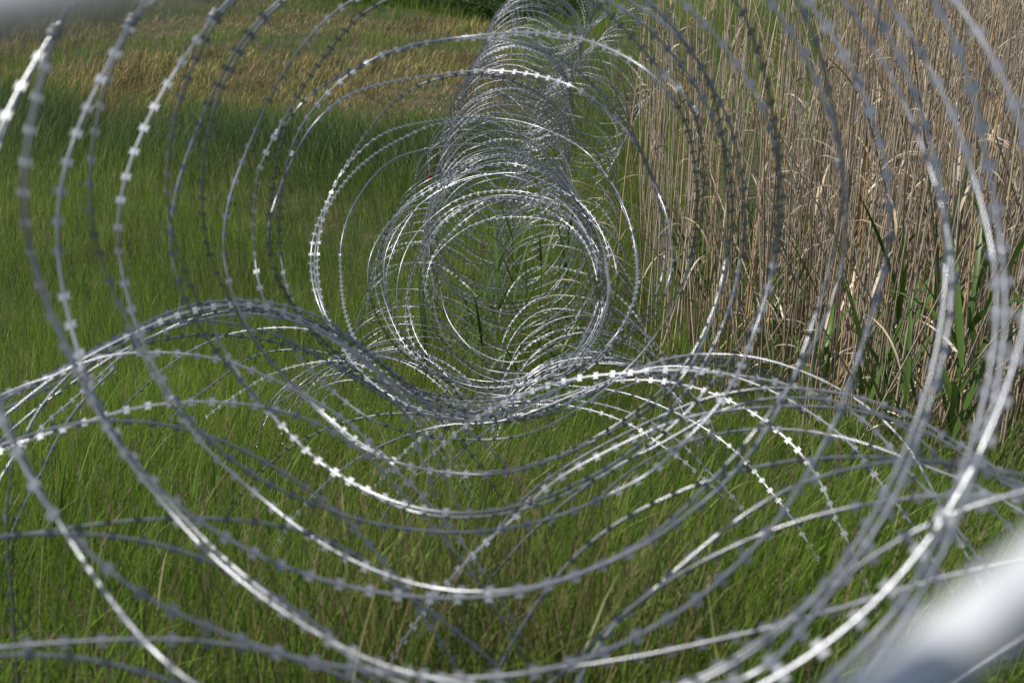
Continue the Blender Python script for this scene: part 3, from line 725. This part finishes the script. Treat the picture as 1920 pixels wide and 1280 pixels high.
# dark weeds along the far edge of the meadow
def build_weeds():
    X1, Y1 = scatter(19.2, 21.5, 260, slope=0.45); k = X1 < 1.0; X1, Y1 = X1[k], Y1[k]
    n = len(X1)
    rep = 9
    H = (0.28 + 0.14 * NA(X1, Y1)) * RNG.uniform(0.6, 1.2, n)
    X = np.repeat(X1, rep) + RNG.normal(0, 0.06, n * rep); Y = np.repeat(Y1, rep) + RNG.normal(0, 0.06, n * rep)
    base = ground_h(X, Y) + RNG.random(n * rep) * np.repeat(np.clip(H, 0.1, 1), rep)
    m = n * rep
    col = np.array([0.07, 0.12, 0.035]) * RNG.uniform(0.5, 1.5, m)[:, None]
    return blades(X, Y, RNG.uniform(0.06, 0.16, m), RNG.uniform(0.015, 0.035, m), RNG.uniform(0, 6.28, m), RNG.uniform(0.4, 1.3, m), RNG.uniform(0, 0.8, m), col, '', M_GRASS, segs=2, base=base)
V, Fs, Tn = join_parts([build_weeds()])
o = link('weeds', mesh_np('weeds', V, Fs, M_GRASS, tint=Tn))
tag(o, 'dark leafy weeds along the far edge of the meadow', 'weeds', None, 'stuff')

# ------------------------------------------------------------------ reeds
def tube_np(C, rad, sides=4):
    """C (m,3), rad (m,)"""
    T = np.gradient(C, axis=0); T /= np.linalg.norm(T, axis=1)[:, None]
    U = np.cross(T, [0.3, 1, 0.1]); U /= np.linalg.norm(U, axis=1)[:, None]; W = np.cross(T, U)
    a = np.arange(sides) * 2 * np.pi / sides
    V = (C[:, None] + rad[:, None, None] * (np.cos(a)[None, :, None] * U[:, None] + np.sin(a)[None, :, None] * W[:, None])).reshape(-1, 3)
    m = len(C)
    i = np.arange(m - 1)[:, None]; j = np.arange(sides)[None]; j2 = (j + 1) % sides
    f = np.stack([i * sides + j, i * sides + j2, (i + 1) * sides + j2, (i + 1) * sides + j], -1).reshape(-1, 4)
    return V, f

def ribbon(P, D, L, W, droop, seg=6, roll=0.0):
    """long leaf from P in direction D, drooping under its own weight"""
    D = D / np.linalg.norm(D); C = [P.copy()]
    d = D.copy()
    for k in range(seg):
        d = d + np.array([0, 0, -droop / seg]); d /= np.linalg.norm(d)
        C.append(C[-1] + d * L / seg)
    C = np.array(C); T = np.gradient(C, axis=0); T /= np.linalg.norm(T, axis=1)[:, None]
    S = np.cross(T, [0, 0, 1.0]); S /= np.linalg.norm(S, axis=1)[:, None] + 1e-6
    Nn = np.cross(S, T); S = S * math.cos(roll) + Nn * math.sin(roll)
    u = np.linspace(0, 1, seg + 1)
    w = W * 0.5 * np.clip(np.minimum(0.45 + u * 3, 1) * (1 - u ** 2.5), 0.03, 1)
    V = np.concatenate([C - S * w[:, None], C - Nn * (w * 0.25)[:, None], C + S * w[:, None]], 0)
    m = seg + 1
    f = [(k, k + 1, m + k + 1, m + k) for k in range(seg)] + [(m + k, m + k + 1, 2 * m + k + 1, 2 * m + k) for k in range(seg)]
    return V, np.array(f)

REED_COLS = [(0.48, 0.395, 0.28), (0.54, 0.46, 0.34), (0.38, 0.335, 0.275), (0.51, 0.36, 0.18), (0.28, 0.25, 0.21), (0.60, 0.52, 0.40), (0.40, 0.31, 0.20), (0.20, 0.16, 0.11)]
def reed_geometry(r, H=None, lean=None):
    """parts of one dry reed at the origin: stalk, leaves, plume -> dict of (V, F, colour)"""
    H = H or r.uniform(1.2, 2.3)
    la = abs(r.normal(0, 0.10)) if r.random() < 0.8 else abs(r.normal(0.3, 0.2))
    la = min(la, 0.7)
    az = r.uniform(0, 2 * np.pi); cur = r.normal(0, 0.08)
    m = 7
    u = np.linspace(0, 1, m)
    ang = la + cur * u
    C = np.stack([np.sin(ang) * u * H * np.cos(az), np.sin(ang) * u * H * np.sin(az), np.cos(ang) * u * H], -1)
    rad = r.uniform(0.0034, 0.0068) * (1 - 0.55 * u)
    col = np.array(REED_COLS[r.integers(len(REED_COLS))]) * r.uniform(0.75, 1.15)
    out = {'stalk': [(*tube_np(C, rad, 4), col)], 'leaf': [], 'plume': []}
    for k in range((r.integers(0, 3) if r.random() < 0.6 else 0)):
        t = r.uniform(0.15, 0.95); P = np.array([np.interp(t, u, C[:, j]) for j in range(3)])
        a = r.uniform(0, 6.28)
        D = np.array([math.cos(a), math.sin(a), r.uniform(0.8, 3.0)])
        V, f = ribbon(P, D, r.uniform(0.10, 0.32), r.uniform(0.006, 0.014), r.uniform(0.4, 2.2), 5, r.uniform(-0.8, 0.8))
        lc = col * r.uniform(0.8, 1.2)
        if r.random() < 0.06: lc = np.array([0.62, 0.58, 0.5])
        out['leaf'].append((V, f, lc))
    if r.random() < 0.10:
        P = C[-1]; T = C[-1] - C[-2]; T /= np.linalg.norm(T)
        vs, fs, n = [], [], 0
        a0 = r.uniform(0, 6.28)
        for k in range(34):
            t = r.random(); B0 = P - T * 0.02 + T * 0.17 * t
            a = a0 + r.normal(0, 0.9)
            D = np.array([math.cos(a), math.sin(a), 0.6 + r.normal(0, 0.3)])
            V, f = ribbon(B0, D, r.uniform(0.03, 0.10) * (1.1 - 0.6 * t), 0.0035, r.uniform(1.2, 2.6), 4)
            vs.append(V); fs.append(f + n); n += len(V)
        out['plume'].append((np.vstack(vs), np.vstack(fs), np.array([0.36, 0.25, 0.15]) * r.uniform(0.8, 1.2)))
    return out

def reed_sites():
    n = 10500
    X = RNG.uniform(0.9, 6.6, n); Y = RNG.uniform(4.2, 15.0, n)
    k = (X > reed_x(Y) + RNG.normal(0, 0.05, n)) & (X < 0.43 * Y + 0.9)
    back = np.interp(X, [1.2, 2.0, 2.6, 3.6], [10.0, 9.0, 10.0, 15.0])   # the clearing behind the bed
    k &= (Y < back) | (RNG.random(n) < 0.10)
    edge = np.clip((X - reed_x(Y)) / 0.4, 0.25, 1)
    dens = edge * np.where(Y < 8, 1.0, 0.55) * np.clip(0.85 + 0.35 * NB(X, Y), 0.25, 1)
    k &= RNG.random(n) < dens * 0.85
    m = 75                                              # loose stalks that lean out over the grass
    ys = RNG.uniform(6.0, 11.5, m); xs = reed_x(ys) - np.abs(RNG.normal(0, 0.16, m)) + 0.05
    return np.concatenate([X[k], xs]), np.concatenate([Y[k], ys])
RX, RY = reed_sites()
# the ones that show largest: nearest to the camera and inside the frame
dep = np.hypot(RX, RY) + np.where(RX > 0.41 * RY + 0.05, 6, 0)
order = np.argsort(dep)
r = np.random.default_rng(77)
protos = []
for k in range(14):
    g = reed_geometry(r, H=r.uniform(1.25, 2.2))
    meshes = {}
    for key in g:
        meshes[key] = []
        for V, f, c in g[key]:
            meshes[key].append(mesh_np(key, V, [f], M_REED, tint=np.tile(c, (len(V), 1))))
    protos.append(meshes)
NIND = 296
for q, idx in enumerate(order[:NIND]):
    ms = protos[q % len(protos)]
    e = empty('dry_reed', (RX[idx], RY[idx], float(ground_h(RX[idx], RY[idx])) - 0.01))
    e.rotation_euler = (0, 0, random.uniform(0, 6.28)); s = random.uniform(0.85, 1.15); e.scale = (s, s, s)
    tag(e, 'thin dry tan reed stalk at the front of the reed bed', 'reed', 'dry reeds standing right of the wire')
    for key in ('stalk', 'leaf', 'plume'):
        for me in ms[key]: link(key, me, e)
for q in range(9):
    y = 6.2 + 0.5 * q; x = float(reed_x(y)) + r.uniform(-0.05, 0.25)
    H = r.uniform(0.9, 1.4); u = np.linspace(0, 1, 8); la = r.uniform(0.55, 1.05)
    C = np.stack([-np.sin(la + 0.25 * u) * u * H, r.uniform(-0.3, 0.3) * u * H, np.cos(la + 0.25 * u) * u * H], -1)
    col = np.array([0.46, 0.37, 0.24])
    V, f = tube_np(C, 0.0034 * (1 - 0.5 * u), 5)
    e = empty('dry_reed', (x, y, float(ground_h(x, y))))
    tag(e, 'long bent dry reed stalk leaning left out of the reed bed towards the wire', 'reed', 'bent reeds leaning over the grass')
    link('stalk', mesh_np('stalk', V, [f], M_REED, tint=np.tile(col, (len(V), 1))), e)
    V, f = ribbon(C[5], C[6] - C[4] + np.array([0, 0.1, 0.1]), 0.2, 0.009, 1.4, 5, 0.3)
    link('leaf', mesh_np('leaf', V, [f], M_REED, tint=np.tile(col, (len(V), 1))), e)
vs, fs, ts, n = [], [], [], 0
for idx in order[NIND:]:
    g = reed_geometry(r, H=r.uniform(1.4, 2.4))
    P = np.array([RX[idx], RY[idx], float(ground_h(RX[idx], RY[idx]))])
    for key in g:
        for V, f, c in g[key]:
            vs.append(V + P); fs.append(f + n); ts.append(np.tile(c, (len(V), 1))); n += len(V)
o = link('reed_bed', mesh_np('reed_bed', np.vstack(vs), [np.vstack(fs)], M_REED, tint=np.vstack(ts)))
tag(o, 'dense mass of dry tan reeds deep in the reed bed', 'reed bed', None, 'stuff')
print('reeds', len(order))

# ------------------------------------------------------------------ young green reeds
def young_reed(r, H, nleaf, wid, spread):
    az = r.uniform(0, 6.28); la = abs(r.normal(0, 0.06)); m = 6; u = np.linspace(0, 1, m)
    C = np.stack([np.sin(la) * u * H * np.cos(az), np.sin(la) * u * H * np.sin(az), u * H], -1)
    col = np.array([0.075, 0.14, 0.022]) * r.uniform(0.75, 1.25)
    out = {'stem': [(*tube_np(C, 0.0032 * (1 - 0.6 * u), 5), col)], 'leaf': []}
    a = r.uniform(0, 6.28)
    for k in range(nleaf):
        t = 0.25 + 0.75 * k / max(1, nleaf - 1); P = np.array([np.interp(t, u, C[:, j]) for j in range(3)])
        a += math.pi + r.normal(0, 0.5)
        D = np.array([math.cos(a) * spread, math.sin(a) * spread, r.uniform(1.2, 2.6)])
        V, f = ribbon(P, D, r.uniform(0.22, 0.42), r.uniform(0.8, 1.2) * wid, r.uniform(0.2, 1.4), 8, r.uniform(-0.5, 0.5))
        out['leaf'].append((V, f, col * r.uniform(0.8, 1.25)))
    return out
yp = []
r = np.random.default_rng(5)
for k in range(8):
    g = young_reed(r, r.uniform(0.3, 0.6), int(r.integers(3, 6)), 0.018, 0.7)
    yp.append({key: [mesh_np(key, V, [f], M_GREENREED, tint=np.tile(c, (len(V), 1))) for V, f, c in g[key]] for key in g})
def put_young(X, Y, k, label, group, s=1.0, rot=None):
    e = empty('young_reed', (X, Y, float(ground_h(X, Y)) - 0.01))
    e.rotation_euler = (0, 0, random.uniform(0, 6.28) if rot is None else rot); e.scale = (s, s, s)
    tag(e, label, 'green reed', group)
    for key in ('stem', 'leaf'):
        for me in yp[k % len(yp)][key]: link(key, me, e)
def ground_pt(px, py):
    """where the view through a picture point meets the slope"""
    for z in np.arange(1.0, 30, 0.02):
        P = unproj(px, py, z)
        if P[2] <= ground_h(P[0], P[1]): return P
    return P
for k, (px, py) in enumerate([(905,760),(935,700),(975,760),(985,715),(1035,745),(1045,690),(800,745),(840,770),(1065,650),(960,660),(890,690),(1010,700)]):
    P = ground_pt(px, py)
    put_young(P[0], P[1], k, 'young green reed shoot growing through the grass inside the middle coils', 'green reed shoots inside the coils', random.uniform(1.0, 1.35))
for k in range(46):
    y = 4.3 + 3.6 * random.random() ** 1.6; x = float(reed_x(y)) + random.uniform(-0.18, 1.0) * (1 if y < 6.5 else 0.6)
    put_young(x, y, k, 'young green reed shoot at the foot of the dry reeds', 'green reed shoots along the reed bed', random.uniform(0.9, 1.6))
